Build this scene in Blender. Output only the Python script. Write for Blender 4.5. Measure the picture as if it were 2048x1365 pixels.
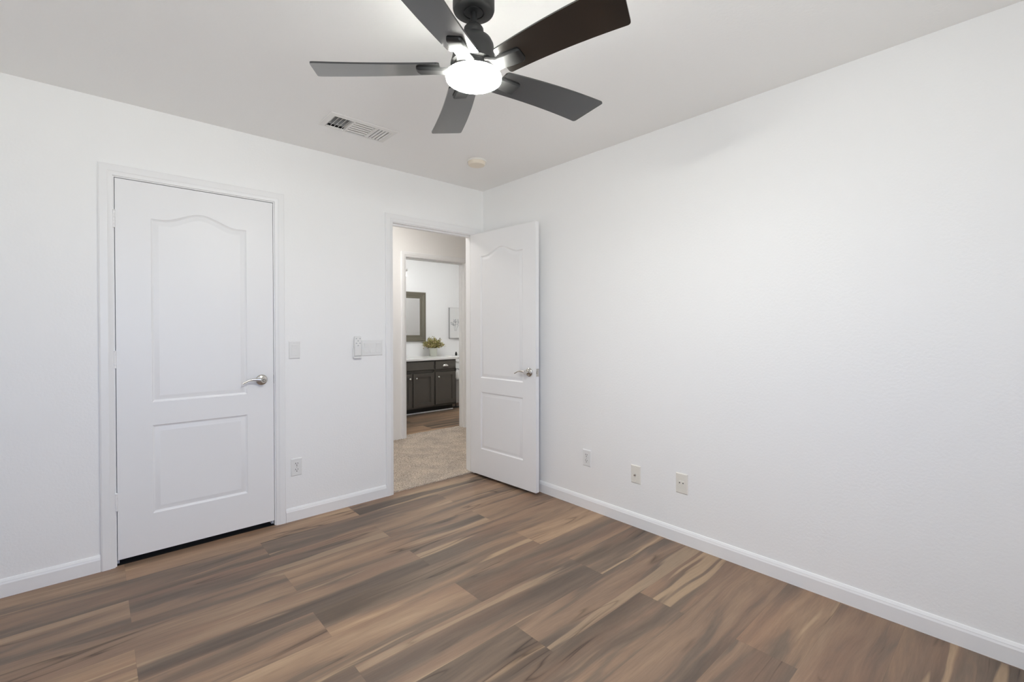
import bpy, bmesh, math, random
from mathutils import Vector, Matrix
random.seed(7)
S = bpy.context.scene
for o in list(bpy.data.objects):
    bpy.data.objects.remove(o)
COL = S.collection
PI = math.pi

# ------------------------------------------------------------------ camera
# world: room corner at the origin, door wall on y=0, right wall on x=0, z up
yaw, pitch, roll, F_PX, CY = 0.7306264, -0.0086920, -0.0017743, 928.589, 664.061
cy_, sy_, cp_, sp_ = math.cos(yaw), math.sin(yaw), math.cos(pitch), math.sin(pitch)
fw = Vector((sy_*cp_, cy_*cp_, sp_)); rt = Vector((cy_, -sy_, 0)); up = rt.cross(fw)
rt2 = math.cos(roll)*rt + math.sin(roll)*up; up2 = -math.sin(roll)*rt + math.cos(roll)*up
cam = bpy.data.cameras.new('camera'); camo = bpy.data.objects.new('camera', cam); COL.objects.link(camo)
M = Matrix((rt2, up2, -fw)).transposed().to_4x4(); M.translation = (-2.5233, -3.19174, 1.25137)
camo.matrix_world = M
cam.sensor_width = 36; cam.lens = F_PX*36/2048; cam.shift_y = (CY-682.5)/2048; cam.clip_start = 0.02
S.camera = camo

# ------------------------------------------------------------------ light, exposure
S.view_settings.view_transform = 'Standard'; S.view_settings.look = 'None'
S.view_settings.exposure = 0.0; S.view_settings.gamma = 1.0; S.view_settings.use_curve_mapping = False
SKY = 10.0          # daylight through the bedroom window
FAN = 225.0         # ceiling fan lamp
VANITY = 2.5       # bathroom vanity lamps
HALL_FILL = 46.0         # added fill lamp, out of view on the hall ceiling
BATH_FILL = 51.0         # added fill lamp, out of view on the bathroom ceiling
w = bpy.data.worlds.new('World'); S.world = w; w.use_nodes = True
nt = w.node_tree; nt.nodes.clear()
n_out = nt.nodes.new('ShaderNodeOutputWorld'); n_bg = nt.nodes.new('ShaderNodeBackground')
n_tc = nt.nodes.new('ShaderNodeTexCoord'); n_sep = nt.nodes.new('ShaderNodeSeparateXYZ'); n_rmp = nt.nodes.new('ShaderNodeValToRGB')
n_map = nt.nodes.new('ShaderNodeMapRange'); n_map.inputs[1].default_value = -1
nt.links.new(n_tc.outputs['Generated'], n_sep.inputs[0]); nt.links.new(n_sep.outputs[2], n_map.inputs[0]); nt.links.new(n_map.outputs[0], n_rmp.inputs[0])
e = n_rmp.color_ramp.elements
e[0].position = 0.44; e[0].color = (0.97, 1.015, 1.02, 1)
e[1].position = 0.53; e[1].color = (0.20, 0.30, 0.55, 1)
e.new(0.95).color = (0.12, 0.20, 0.45, 1)
nt.links.new(n_rmp.outputs[0], n_bg.inputs[0]); n_bg.inputs[1].default_value = SKY
nt.links.new(n_bg.outputs[0], n_out.inputs[0])
WIN = (-3.00, -1.50, 0.80, 2.05)   # bedroom window in the wall behind the camera: x0, x1, z0, z1
S.cycles.use_denoising = True
S.cycles.max_bounces = 16; S.cycles.diffuse_bounces = 12; S.cycles.glossy_bounces = 4
S.cycles.caustics_reflective = False; S.cycles.caustics_refractive = False
S.cycles.sample_clamp_indirect = 6

def portal(name, loc, rot, sx, sy):
    l = bpy.data.lights.new(name, 'AREA'); l.shape = 'RECTANGLE'; l.size = sx; l.size_y = sy
    l.cycles.is_portal = True
    o = bpy.data.objects.new(name, l); o.location = loc; o.rotation_euler = rot; COL.objects.link(o)
portal('window_daylight', (-2.25, -4.135, 1.425), (PI/2, 0, 0), 1.50, 1.25)

# ------------------------------------------------------------------ materials
def lin(r, g, b):
    f = lambda c: (c/255/12.92 if c/255 <= 0.04045 else ((c/255+0.055)/1.055)**2.4)
    return (f(r), f(g), f(b), 1)

def mat(name, col, rough=0.5, metal=0.0, spec=0.5, bump=None, emit=None):
    m = bpy.data.materials.new(name); m.use_nodes = True
    t = m.node_tree; b = t.nodes['Principled BSDF']
    b.inputs['Base Color'].default_value = col if len(col) == 4 else (*col, 1)
    b.inputs['Roughness'].default_value = rough; b.inputs['Metallic'].default_value = metal
    b.inputs['Specular IOR Level'].default_value = spec
    if emit:
        b.inputs['Emission Color'].default_value = (*emit[0], 1); b.inputs['Emission Strength'].default_value = emit[1]
    if bump:
        sc, st, dist = bump
        tc = t.nodes.new('ShaderNodeTexCoord'); no = t.nodes.new('ShaderNodeTexNoise'); bp = t.nodes.new('ShaderNodeBump')
        no.inputs['Scale'].default_value = sc; no.inputs['Detail'].default_value = 3
        bp.inputs['Strength'].default_value = st; bp.inputs['Distance'].default_value = dist
        t.links.new(tc.outputs['Object'], no.inputs['Vector']); t.links.new(no.outputs['Fac'], bp.inputs['Height'])
        t.links.new(bp.outputs['Normal'], b.inputs['Normal'])
    return m

M_WALL = mat('wall_paint', (0.885, 0.885, 0.88), 0.50, 0, 0.42, bump=(85, 0.16, 0.004))
M_CEIL = mat('ceiling_paint', (0.90, 0.898, 0.89), 0.8, 0, 0.2, bump=(70, 0.16, 0.004))
M_TRIM = mat('trim_paint', (0.85, 0.85, 0.85), 0.36, 0, 0.45)
M_DOOR = mat('door_paint', (0.85, 0.85, 0.855), 0.38, 0, 0.45, bump=(260, 0.04, 0.001))
M_HALL = mat('hall_paint', (0.86, 0.85, 0.835), 0.55, 0, 0.3, bump=(85, 0.15, 0.004))
M_FANB = mat('fan_black', (0.010, 0.010, 0.010), 0.5, 0, 0.5)
M_BLADE = mat('blade_black', (0.0045, 0.0044, 0.0043), 0.22, 0, 0.5)
_b = M_BLADE.node_tree.nodes['Principled BSDF']; _b.inputs['IOR'].default_value = 1.62; _b.inputs['Coat Weight'].default_value = 0.6; _b.inputs['Coat Roughness'].default_value = 0.12
M_LENS = mat('lamp_lens', (0.9, 0.9, 0.88), 0.4, emit=((1.0, 1.0, 0.93), FAN))
M_PLATE = mat('white_plastic', (0.80, 0.80, 0.79), 0.3)
M_IVORY = mat('ivory_plastic', (0.79, 0.765, 0.70), 0.35)
M_CREAM = mat('aged_plastic', (0.80, 0.72, 0.60), 0.4)
M_SLOT = mat('dark_slot', (0.02, 0.02, 0.02), 0.6)
M_GREY = mat('grey_print', (0.45, 0.47, 0.48), 0.5)
M_NICK = mat('satin_nickel', (0.62, 0.60, 0.57), 0.18, 1.0)
M_KNOB = mat('polished_knob', (0.75, 0.73, 0.70), 0.22, 1.0)
M_BRONZE = mat('dark_strike', (0.10, 0.095, 0.09), 0.35, 0.9)
M_VENT = mat('vent_white', (0.80, 0.79, 0.77), 0.4)
M_DUCT_SHADE = mat('duct_shade', (0.018, 0.017, 0.015), 0.6, bump=(60, 0.5, 0.01))  # near-black colour paints in the shade seen between the louvers
M_CAB = mat('cabinet_charcoal', lin(86, 82, 76), 0.42, 0, 0.4)
M_TOE = mat('toe_kick_black', lin(34, 32, 30), 0.6)
M_QUARTZ = mat('white_counter', (0.80, 0.79, 0.765), 0.2)
M_PORC = mat('porcelain', (0.82, 0.82, 0.81), 0.12)
M_FRAME = mat('antique_frame', lin(122, 117, 104), 0.30, 0.4)
M_MIRROR = mat('mirror_glass', (0.9, 0.9, 0.9), 0.0, 1.0)
M_POT = mat('pale_pot', lin(202, 204, 194), 0.5)
M_LEAF = [mat('olive_leaf', lin(140, 134, 72), 0.6), mat('tan_leaf', lin(176, 152, 112), 0.65), mat('brown_leaf', lin(88, 62, 50), 0.65), mat('pale_leaf', lin(206, 200, 140), 0.6)]
M_STEM = mat('stem_brown', lin(92, 80, 50), 0.7)
M_CANVAS = mat('canvas_white', (0.80, 0.80, 0.79), 0.7)
M_SILVER = mat('silver_frame', (0.50, 0.50, 0.50), 0.35, 0.7)
M_SKETCH = mat('grey_sketch', lin(160, 162, 165), 0.8)
M_BLACK = mat('black_metal', (0.02, 0.02, 0.02), 0.4)
M_PAPER = mat('paper_white', (0.82, 0.81, 0.79), 0.9)
M_CLOSETF_SHADE = mat('closet_floor_shade', (0.045, 0.04, 0.036), 0.9)  # near-black so the gap below the closet door looks unlit
M_CLOSET = mat('closet_dark', (0.25, 0.24, 0.23), 0.8)
M_GLASSSH = mat('opal_shade', (0.85, 0.85, 0.82), 0.3, emit=((1.0, 0.97, 0.93), VANITY))
M_HALLFILL = mat('hall_fill_glow', (0.85, 0.83, 0.78), 0.4, emit=((1.0, 0.97, 0.93), HALL_FILL))  # glow of the added hall lamp
M_BATHFILL = mat('bath_fill_glow', (0.85, 0.85, 0.84), 0.4, emit=((0.97, 0.99, 1.0), BATH_FILL))  # glow of the added bathroom lamp
M_VINYL = mat('window_vinyl', (0.82, 0.82, 0.82), 0.35)
M_DETW = mat('detector_white', (0.80, 0.78, 0.74), 0.4)

def glass_mat():
    m = bpy.data.materials.new('window_pane'); m.use_nodes = True; t = m.node_tree; t.nodes.clear()
    o = t.nodes.new('ShaderNodeOutputMaterial'); mx = t.nodes.new('ShaderNodeMixShader')
    tr = t.nodes.new('ShaderNodeBsdfTransparent'); gl = t.nodes.new('ShaderNodeBsdfGlossy'); gl.inputs['Roughness'].default_value = 0.02
    mx.inputs[0].default_value = 0.06
    t.links.new(tr.outputs[0], mx.inputs[1]); t.links.new(gl.outputs[0], mx.inputs[2]); t.links.new(mx.outputs[0], o.inputs[0])
    return m
M_PANE = glass_mat()

def wood_floor():
    m = bpy.data.materials.new('plank_floor'); m.use_nodes = True; t = m.node_tree; b = t.nodes['Principled BSDF']
    N = t.nodes.new; L = t.links.new
    def math_(op, a, bb=None, c=None):
        n = N('ShaderNodeMath'); n.operation = op
        for i, v in enumerate((a, bb, c)):
            if v is None: continue
            if isinstance(v, (int, float)): n.inputs[i].default_value = v
            else: L(v, n.inputs[i])
        return n.outputs[0]
    def comb(x, y, z):
        n = N('ShaderNodeCombineXYZ')
        for i, v in enumerate((x, y, z)):
            if isinstance(v, (int, float)): n.inputs[i].default_value = v
            else: L(v, n.inputs[i])
        return n.outputs[0]
    def noise(vec, scale, detail=4, rough=0.55, dist=0.0):
        n = N('ShaderNodeTexNoise'); n.inputs['Scale'].default_value = scale; n.inputs['Detail'].default_value = detail
        n.inputs['Roughness'].default_value = rough; n.inputs['Distortion'].default_value = dist; L(vec, n.inputs['Vector']); return n
    def ramp(fac, pts):
        n = N('ShaderNodeValToRGB'); el = n.color_ramp.elements
        while len(el) < len(pts): el.new(0.5)
        for q, (p, c) in zip(el, pts): q.position = p; q.color = c
        L(fac, n.inputs[0]); return n.outputs[0]
    def mix(mode, fac, a, bb):
        n = N('ShaderNodeMix'); n.data_type = 'RGBA'; n.blend_type = mode
        if isinstance(fac, (int, float)): n.inputs[0].default_value = fac
        else: L(fac, n.inputs[0])
        for k, v in ((6, a), (7, bb)):
            if isinstance(v, tuple): n.inputs[k].default_value = v
            else: L(v, n.inputs[k])
        return n.outputs[2]
    tc = N('ShaderNodeTexCoord'); sp = N('ShaderNodeSeparateXYZ'); L(tc.outputs['Object'], sp.inputs[0])
    x, y = sp.outputs[0], sp.outputs[1]
    v = math_('MULTIPLY', math_('SUBTRACT', 0.01, y), 1/0.22)
    row = math_('FLOOR', v); fv = math_('FRACT', v)
    par = math_('FLOORED_MODULO', row, 2.0)
    off = math_('MULTIPLY', math_('SUBTRACT', 1.0, par), 0.6)
    u = math_('MULTIPLY', math_('ADD', math_('ADD', x, 0.62), off), 1/1.2)
    cl = math_('FLOOR', u); fu = math_('FRACT', u)
    wn = N('ShaderNodeTexWhiteNoise'); wn.noise_dimensions = '3D'; L(comb(row, cl, 14.9), wn.inputs['Vector'])
    ws = N('ShaderNodeSeparateColor'); L(wn.outputs['Color'], ws.inputs[0]); r1, r2, r3 = ws.outputs
    ox = math_('ADD', x, math_('MULTIPLY', r1, 61.0)); oy = math_('ADD', y, math_('MULTIPLY', r2, 43.0)); oz = math_('MULTIPLY', r3, 17.0)
    # broad figure, stretched along the plank and gently wandering
    wv = noise(comb(math_('MULTIPLY', ox, 1.3), math_('MULTIPLY', oy, 3.0), oz), 1.0, 2)
    wob = math_('MULTIPLY', math_('SUBTRACT', wv.outputs['Fac'], 0.5), 0.075)
    yw = math_('ADD', oy, wob)
    big = noise(comb(math_('MULTIPLY', ox, 0.75), math_('MULTIPLY', yw, 8.5), oz), 1.0, 5, 0.52, 0.5).outputs['Fac']
    big = math_('ADD', big, math_('MULTIPLY', math_('SUBTRACT', r3, 0.5), 0.17))
    base = ramp(big, [(0.30, (0.125, 0.094, 0.073, 1)), (0.42, (0.178, 0.134, 0.104, 1)), (0.49, (0.225, 0.167, 0.127, 1)), (0.53, (0.300, 0.206, 0.146, 1)), (0.61, (0.375, 0.256, 0.176, 1)), (0.74, (0.47, 0.335, 0.228, 1))])
    # rosy cast in parts of a plank
    hue = noise(comb(math_('MULTIPLY', ox, 0.9), math_('MULTIPLY', yw, 6.0), math_('ADD', oz, 5.0)), 1.0, 2).outputs['Fac']
    base = mix('MIX', math_('MULTIPLY', ramp(hue, [(0.48, (0, 0, 0, 1)), (0.70, (1, 1, 1, 1))]), 0.55), base, (0.335, 0.205, 0.140, 1))
    # pale sapwood streaks with crisp edges
    sap = noise(comb(math_('MULTIPLY', ox, 0.55), math_('MULTIPLY', yw, 9.0), math_('ADD', oz, 91.0)), 1.0, 3, 0.5, 0.3).outputs['Fac']
    base = mix('MIX', math_('MULTIPLY', ramp(sap, [(0.605, (0, 0, 0, 1)), (0.635, (1, 1, 1, 1))]), 0.72), base, (0.50, 0.365, 0.245, 1))
    # fine grain
    fine = noise(comb(math_('MULTIPLY', ox, 9.0), math_('MULTIPLY', yw, 130.0), oz), 1.0, 4, 0.65).outputs['Fac']
    base = mix('MULTIPLY', 1.0, base, ramp(fine, [(0.28, (0.88, 0.88, 0.88, 1)), (0.72, (1.09, 1.09, 1.09, 1))]))
    # thin dark spalting veins
    vn = noise(comb(math_('MULTIPLY', ox, 0.7), math_('MULTIPLY', yw, 8.0), math_('ADD', oz, 31.0)), 1.0, 2, 0.5, 0.4).outputs['Fac']
    vd = math_('ABSOLUTE', math_('SUBTRACT', vn, 0.5))
    vein = ramp(vd, [(0.0, (0.34, 0.31, 0.29, 1)), (0.005, (0.62, 0.60, 0.58, 1)), (0.014, (0.90, 0.89, 0.88, 1)), (0.035, (1, 1, 1, 1))])
    gate = noise(comb(math_('MULTIPLY', ox, 1.6), math_('MULTIPLY', oy, 4.0), math_('ADD', oz, 63.0)), 1.0, 2).outputs['Fac']
    base = mix('MULTIPLY', ramp(gate, [(0.50, (0, 0, 0, 1)), (0.58, (1, 1, 1, 1))]), base, vein)
    # per-plank brightness
    base = mix('MULTIPLY', 1.0, base, ramp(r1, [(0.0, (0.84, 0.85, 0.88, 1)), (1.0, (1.12, 1.10, 1.06, 1))]))
    # tight joints
    dv = math_('MINIMUM', fv, math_('SUBTRACT', 1.0, fv)); du = math_('MINIMUM', fu, math_('SUBTRACT', 1.0, fu))
    dj = math_('MINIMUM', math_('MULTIPLY', dv, 0.22), math_('MULTIPLY', du, 1.2))
    jn = ramp(math_('MULTIPLY', dj, 100.0), [(0.0, (0.80, 0.79, 0.78, 1)), (0.10, (1, 1, 1, 1))])
    base = mix('MULTIPLY', 1.0, base, jn)
    base = mix('MULTIPLY', 1.0, base, (0.84, 0.81, 0.76, 1))
    L(base, b.inputs['Base Color'])
    b.inputs['Roughness'].default_value = 0.42; b.inputs['Specular IOR Level'].default_value = 0.4
    bp = N('ShaderNodeBump'); bp.inputs['Strength'].default_value = 0.08; bp.inputs['Distance'].default_value = 0.002
    L(fine, bp.inputs['Height']); L(bp.outputs[0], b.inputs['Normal'])
    return m
M_FLOOR = wood_floor()

def carpet_mat():
    m = bpy.data.materials.new('carpet_pile'); m.use_nodes = True; t = m.node_tree; b = t.nodes['Principled BSDF']
    N = t.nodes.new; L = t.links.new
    tc = N('ShaderNodeTexCoord'); no = N('ShaderNodeTexNoise'); no.inputs['Scale'].default_value = 190; no.inputs['Detail'].default_value = 2
    n2 = N('ShaderNodeTexNoise'); n2.inputs['Scale'].default_value = 6; n2.inputs['Detail'].default_value = 2
    r = N('ShaderNodeValToRGB'); el = r.color_ramp.elements
    el[0].position = 0.33; el[0].color = (0.22, 0.18, 0.145, 1); el[1].position = 0.66; el[1].color = (0.74, 0.64, 0.54, 1)
    r2 = N('ShaderNodeValToRGB'); e2 = r2.color_ramp.elements; e2[0].position = 0.35; e2[0].color = (0.85, 0.85, 0.86, 1); e2[1].position = 0.65; e2[1].color = (1.08, 1.07, 1.05, 1)
    mx = N('ShaderNodeMix'); mx.data_type = 'RGBA'; mx.blend_type = 'MULTIPLY'; mx.inputs[0].default_value = 1
    L(tc.outputs['Object'], no.inputs['Vector']); L(tc.outputs['Object'], n2.inputs['Vector']); L(no.outputs['Fac'], r.inputs[0]); L(n2.outputs['Fac'], r2.inputs[0])
    L(r.outputs[0], mx.inputs[6]); L(r2.outputs[0], mx.inputs[7]); L(mx.outputs[2], b.inputs['Base Color'])
    b.inputs['Roughness'].default_value = 0.95; b.inputs['Specular IOR Level'].default_value = 0.1
    bp = N('ShaderNodeBump'); bp.inputs['Strength'].default_value = 0.5; bp.inputs['Distance'].default_value = 0.006
    L(no.outputs['Fac'], bp.inputs['Height']); L(bp.outputs[0], b.inputs['Normal'])
    return m
M_CARPET = carpet_mat()

# ------------------------------------------------------------------ mesh helpers
def add_box(bm, x0, x1, y0, y1, z0, z1, bev=0.0, seg=2):
    vs = [bm.verts.new((x, y, z)) for x in (x0, x1) for y in (y0, y1) for z in (z0, z1)]
    fs = [bm.faces.new([vs[i] for i in q]) for q in ((0, 1, 3, 2), (4, 6, 7, 5), (0, 4, 5, 1), (2, 3, 7, 6), (0, 2, 6, 4), (1, 5, 7, 3))]
    if bev:
        es = {ed for f in fs for ed in f.edges}
        bmesh.ops.bevel(bm, geom=list(es), offset=bev, segments=seg, affect='EDGES', profile=0.5)
    return fs

def add_prism(bm, pts, axis, a0, a1):
    """closed polygon pts (2-D) extruded along axis 'x','y' or 'z' from a0 to a1"""
    def P(p, a):
        return {'x': (a, p[0], p[1]), 'y': (p[0], a, p[1]), 'z': (p[0], p[1], a)}[axis]
    A = [bm.verts.new(P(p, a0)) for p in pts]; B = [bm.verts.new(P(p, a1)) for p in pts]
    n = len(pts)
    bm.faces.new(A); bm.faces.new(B[::-1])
    for i in range(n): bm.faces.new((A[i], B[i], B[(i+1) % n], A[(i+1) % n]))

def add_lathe(bm, prof, c=(0, 0, 0), axis='z', seg=32):
    """prof: (radius, height) pairs; axis 'z' upwards or '-y' outwards from a wall"""
    rings = []
    for r, h in prof:
        ring = []
        for i in range(seg):
            a = 2*PI*i/seg; p = (r*math.cos(a), r*math.sin(a))
            q = (p[0], p[1], h) if axis == 'z' else (p[0], -h, p[1])
            ring.append(bm.verts.new((c[0]+q[0], c[1]+q[1], c[2]+q[2])))
        rings.append(ring)
    for A, B in zip(rings, rings[1:]):
        for i in range(seg): bm.faces.new((A[i], A[(i+1) % seg], B[(i+1) % seg], B[i]))
    bm.faces.new(rings[0][::-1]); bm.faces.new(rings[-1])

def add_tube(bm, pts, rad, seg=10, flat=1.0):
    """tube along pts; rad number or list; flat scales the second cross axis"""
    pts = [Vector(p) for p in pts]; rs = rad if isinstance(rad, (list, tuple)) else [rad]*len(pts)
    rings = []; upv = Vector((0, 0, 1))
    for i, p in enumerate(pts):
        d = (pts[min(i+1, len(pts)-1)]-pts[max(i-1, 0)]).normalized()
        u = upv if abs(d.dot(upv)) < 0.95 else Vector((0, 1, 0))
        a = d.cross(u).normalized(); b = a.cross(d).normalized()
        rings.append([bm.verts.new(p + rs[i]*(math.cos(2*PI*k/seg)*a*flat + math.sin(2*PI*k/seg)*b)) for k in range(seg)])
    for A, B in zip(rings, rings[1:]):
        for k in range(seg): bm.faces.new((A[k], A[(k+1) % seg], B[(k+1) % seg], B[k]))
    bm.faces.new(rings[0][::-1]); bm.faces.new(rings[-1])

def obj(name, bm, m, parent=None, smooth=None, loc=None):
    bmesh.ops.recalc_face_normals(bm, faces=bm.faces)
    me = bpy.data.meshes.new(name); bm.to_mesh(me); bm.free()
    for mm in (m if isinstance(m, list) else [m]): me.materials.append(mm)
    if smooth:
        me.polygons.foreach_set('use_smooth', [True]*len(me.polygons)); me.set_sharp_from_angle(angle=math.radians(smooth))
    o = bpy.data.objects.new(name, me); COL.objects.link(o)
    if parent: o.parent = parent
    if loc: o.location = loc
    return o
B = bmesh.new
def tag(o, label, cat, group=None):
    o['label'] = label; o['category'] = cat
    if group: o['group'] = group
    return o
def thing(name, label, cat, loc=(0, 0, 0), rotz=0.0, group=None):
    o = bpy.data.objects.new(name, None); COL.objects.link(o); o.empty_display_size = 0.05
    o.location = loc; o.rotation_euler = (0, 0, rotz)
    return tag(o, label, cat, group)
def struct(name, bm, m, label=None, smooth=None):
    o = obj(name, bm, m, None, smooth); o['kind'] = 'structure'
    if label: o['label'] = label
    return o
def copy_child(src, parent, loc=None, rot=None):
    c = src.copy(); COL.objects.link(c); c.parent = parent
    if loc is not None: c.location = loc
    if rot is not None: c.rotation_euler = rot
    return c

# ------------------------------------------------------------------ room shell
H = 2.44; XL = -3.47; YF = -4.0; TW = 0.114
CX0, CX1 = -2.449, -1.686          # closet doorway, between jambs
DX0, DX1 = -0.862, -0.104          # hall doorway, between jambs
DH = 2.043; JT = 0.018
bm = B(); add_box(bm, XL-TW, DX0-0.3, YF-TW, 0.008, -0.05, 0.0); add_box(bm, DX0-0.3, 0.03, YF-TW, 0.02, -0.05, 0.0)
struct('floor', bm, M_FLOOR, 'grey brown wood plank floor of the bedroom')

# ceiling with a cut-out for the air vent
VX0, VX1, VY0, VY1 = -1.525, -1.180, -0.606, -0.448
bm = B()
for q in ((XL-TW, VX0, YF-TW, TW), (VX1, TW, YF-TW, TW), (VX0, VX1, YF-TW, VY0), (VX0, VX1, VY1, TW)):
    add_box(bm, *q, H, H+0.06)
struct('ceiling', bm, M_CEIL, 'flat white textured bedroom ceiling')

bm = B()
add_box(bm, XL-TW, CX0-JT, 0, TW, 0, H); add_box(bm, CX1+JT, DX0-JT, 0, TW, 0, H); add_box(bm, DX1+JT, 0, 0, TW, 0, H)
add_box(bm, CX0-JT, CX1+JT, 0, TW, DH+JT, H); add_box(bm, DX0-JT, DX1+JT, 0, TW, DH+JT, H)
struct('wall_back', bm, M_WALL, 'white wall holding the closet door and hall doorway')
bm = B(); add_box(bm, 0, TW, YF-TW, TW, 0, H)
struct('wall_right', bm, M_WALL, 'long bare white wall on the right')
bm = B(); add_box(bm, XL-TW, XL, YF-TW, 0, 0, H); struct('wall_left', bm, M_WALL)
wx0, wx1, wz0, wz1 = WIN
bm = B()
add_box(bm, XL, wx0, YF-TW, YF, 0, H); add_box(bm, wx1, 0.0, YF-TW, YF, 0, H)
add_box(bm, wx0, wx1, YF-TW, YF, 0, wz0); add_box(bm, wx0, wx1, YF-TW, YF, wz1, H)
struct('wall_front', bm, M_WALL)
# slider window in the wall behind the camera
bm = B()
fy0, fy1 = YF-0.10, YF-0.05
add_box(bm, wx0, wx1, fy0, fy1, wz0, wz0+0.045); add_box(bm, wx0, wx1, fy0, fy1, wz1-0.045, wz1)
add_box(bm, wx0, wx0+0.045, fy0, fy1, wz0+0.045, wz1-0.045); add_box(bm, wx1-0.045, wx1, fy0, fy1, wz0+0.045, wz1-0.045)
xm = (wx0+wx1)/2; add_box(bm, xm-0.022, xm+0.022, fy0+0.005, fy1-0.005, wz0+0.045, wz1-0.045)
win = struct('window_1', bm, M_VINYL)
bm = B(); add_box(bm, wx0+0.045, wx1-0.045, YF-0.079, YF-0.075, wz0+0.045, wz1-0.045)
obj('window_pane', bm, M_PANE, win)
bm = B(); add_box(bm, wx0-0.03, wx1+0.03, YF-0.05, YF+0.03, wz0-0.02, wz0, 0.004)
obj('window_sill', bm, M_TRIM, win)

# closet behind the closed door
bm = B()
add_box(bm, -3.05, -3.0, TW, 0.62, 0, H); add_box(bm, -1.10, -1.05, TW, 0.62, 0, H); add_box(bm, -3.05, -1.05, 0.62, 0.67, 0, H)
add_box(bm, -3.05, -1.05, TW, 0.67, H, H+0.05)
struct('wall_closet', bm, M_CLOSET)
bm = B(); add_box(bm, -3.0, -1.15, 0.008, 0.62, -0.06, -0.012); struct('floor_closet', bm, M_CLOSETF_SHADE)  # shade under the closet door is put into this floor's colour

# hall and bathroom beyond the doorway
HY = 1.50; BY0 = 1.62; BY1 = 3.20
BX0, BX1 = 0.080, 0.890; BH = 2.05
bm = B()
add_box(bm, -1.05, -1.0, TW, HY, 0, H); add_box(bm, 2.6, 2.65, TW, HY, 0, H); add_box(bm, TW, 2.6, 0.0, TW, 0, H)
add_box(bm, -1.05, BX0-JT, HY, BY0, 0, H); add_box(bm, BX1+JT, 2.65, HY, BY0, 0, H); add_box(bm, BX0-JT, BX1+JT, HY, BY0, BH+JT, H)
struct('wall_hall', bm, M_HALL, 'pale beige hall wall seen through the open doorway')
bm = B(); add_box(bm, -1.05, 2.65, TW, BY1+0.1, H, H+0.05); struct('ceiling_hall', bm, M_CEIL)
bm = B()
add_box(bm, -0.6, 2.6, BY1, BY1+0.1, 0, H); add_box(bm, -0.7, -0.6, BY0, BY1, 0, H); add_box(bm, 2.5, 2.6, BY0, BY1, 0, H)
struct('wall_bathroom', bm, M_WALL, 'white bathroom wall behind the dark vanity')
bm = B(); add_box(bm, -0.7, 2.6, 1.635, BY1, -0.05, 0.0)
o = struct('floor_bathroom', bm, M_FLOOR, 'warm brown plank floor of the bathroom')

hl = thing('added_hall_lamp', 'added flush lamp, out of view, that brightens the hall', 'added lamp', (-0.45, 0.78, H))  # lamp added to brighten the hall, never in view
bm = B(); add_lathe(bm, [(0.15, -0.001), (0.152, -0.02), (0.145, -0.024)], seg=32); obj('added_lamp_base', bm, M_TRIM, hl, smooth=40)
bm = B(); add_lathe(bm, [(0.142, -0.024), (0.135, -0.05), (0.10, -0.078), (0.05, -0.09), (0.01, -0.092)], seg=32); obj('lamp_shade', bm, M_HALLFILL, hl, smooth=60)  # glowing shade of the added hall lamp

# carpet of the hall: a deep pile surface
bm = B(); random.seed(3)
x0, x1, y0, y1, st = -1.0, 1.3, 0.021, 1.635, 0.0105
nx, ny = int((x1-x0)/st), int((y1-y0)/st)
grid = [[bm.verts.new((x0+(x1-x0)*i/nx + random.uniform(-.003, .003), y0+(y1-y0)*j/ny + random.uniform(-.003, .003), 0.008 + random.uniform(-.004, .004))) for j in range(ny+1)] for i in range(nx+1)]
for i in range(nx):
    for j in range(ny): bm.faces.new((grid[i][j], grid[i+1][j], grid[i+1][j+1], grid[i][j+1]))
low = [bm.verts.new((x0+(x1-x0)*i/nx, y0+0.002, -0.01)) for i in range(nx+1)]
for i in range(nx): bm.faces.new((low[i], low[i+1], grid[i+1][0], grid[i][0]))
o = struct('floor_carpet', bm, M_CARPET, 'beige cut pile carpet of the hall beyond the doorway', smooth=180)
bm = B(); add_box(bm, -1.05, 2.65, 0.02, 1.635, -0.06, -0.012); struct('floor_hall', bm, M_CLOSET)

# ------------------------------------------------------------------ trim
def casing(bm, x0, x1, z, y=0.0, out=-1, wd=0.057, left=True, right=True):
    """door casing around an opening x0..x1 up to z, mitred, on the face y"""
    prof = [(0, 0.0), (0, 0.009), (0.004, 0.011), (0.018, 0.0125), (0.022, 0.015), (wd-0.006, 0.0155), (wd, 0.012), (wd, 0.0)]
    path = lambda u, d: [(x0-u, y+out*d, 0), (x0-u, y+out*d, z+u), (x1+u, y+out*d, z+u), (x1+u, y+out*d, 0)]
    rows = [[bm.verts.new(p) for p in path(u, d)] for u, d in prof]
    n = len(rows)
    for i in range(n):
        A, C = rows[i], rows[(i+1) % n]
        for k in range(3): bm.faces.new((A[k], C[k], C[k+1], A[k+1]))
    bm.faces.new([r[0] for r in rows]); bm.faces.new([r[3] for r in rows][::-1])

def jamb(bm, x0, x1, z, ya, yb, stop=None):
    add_box(bm, x0-JT, x0, ya, yb, 0, z+JT); add_box(bm, x1, x1+JT, ya, yb, 0, z+JT); add_box(bm, x0, x1, ya, yb, z, z+JT)
    if stop:
        s0, s1 = stop
        add_box(bm, x0, x0+0.011, s0, s1, 0, z); add_box(bm, x1-0.011, x1, s0, s1, 0, z); add_box(bm, x0+0.011, x1-0.011, s0, s1, z-0.011, z)

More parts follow.
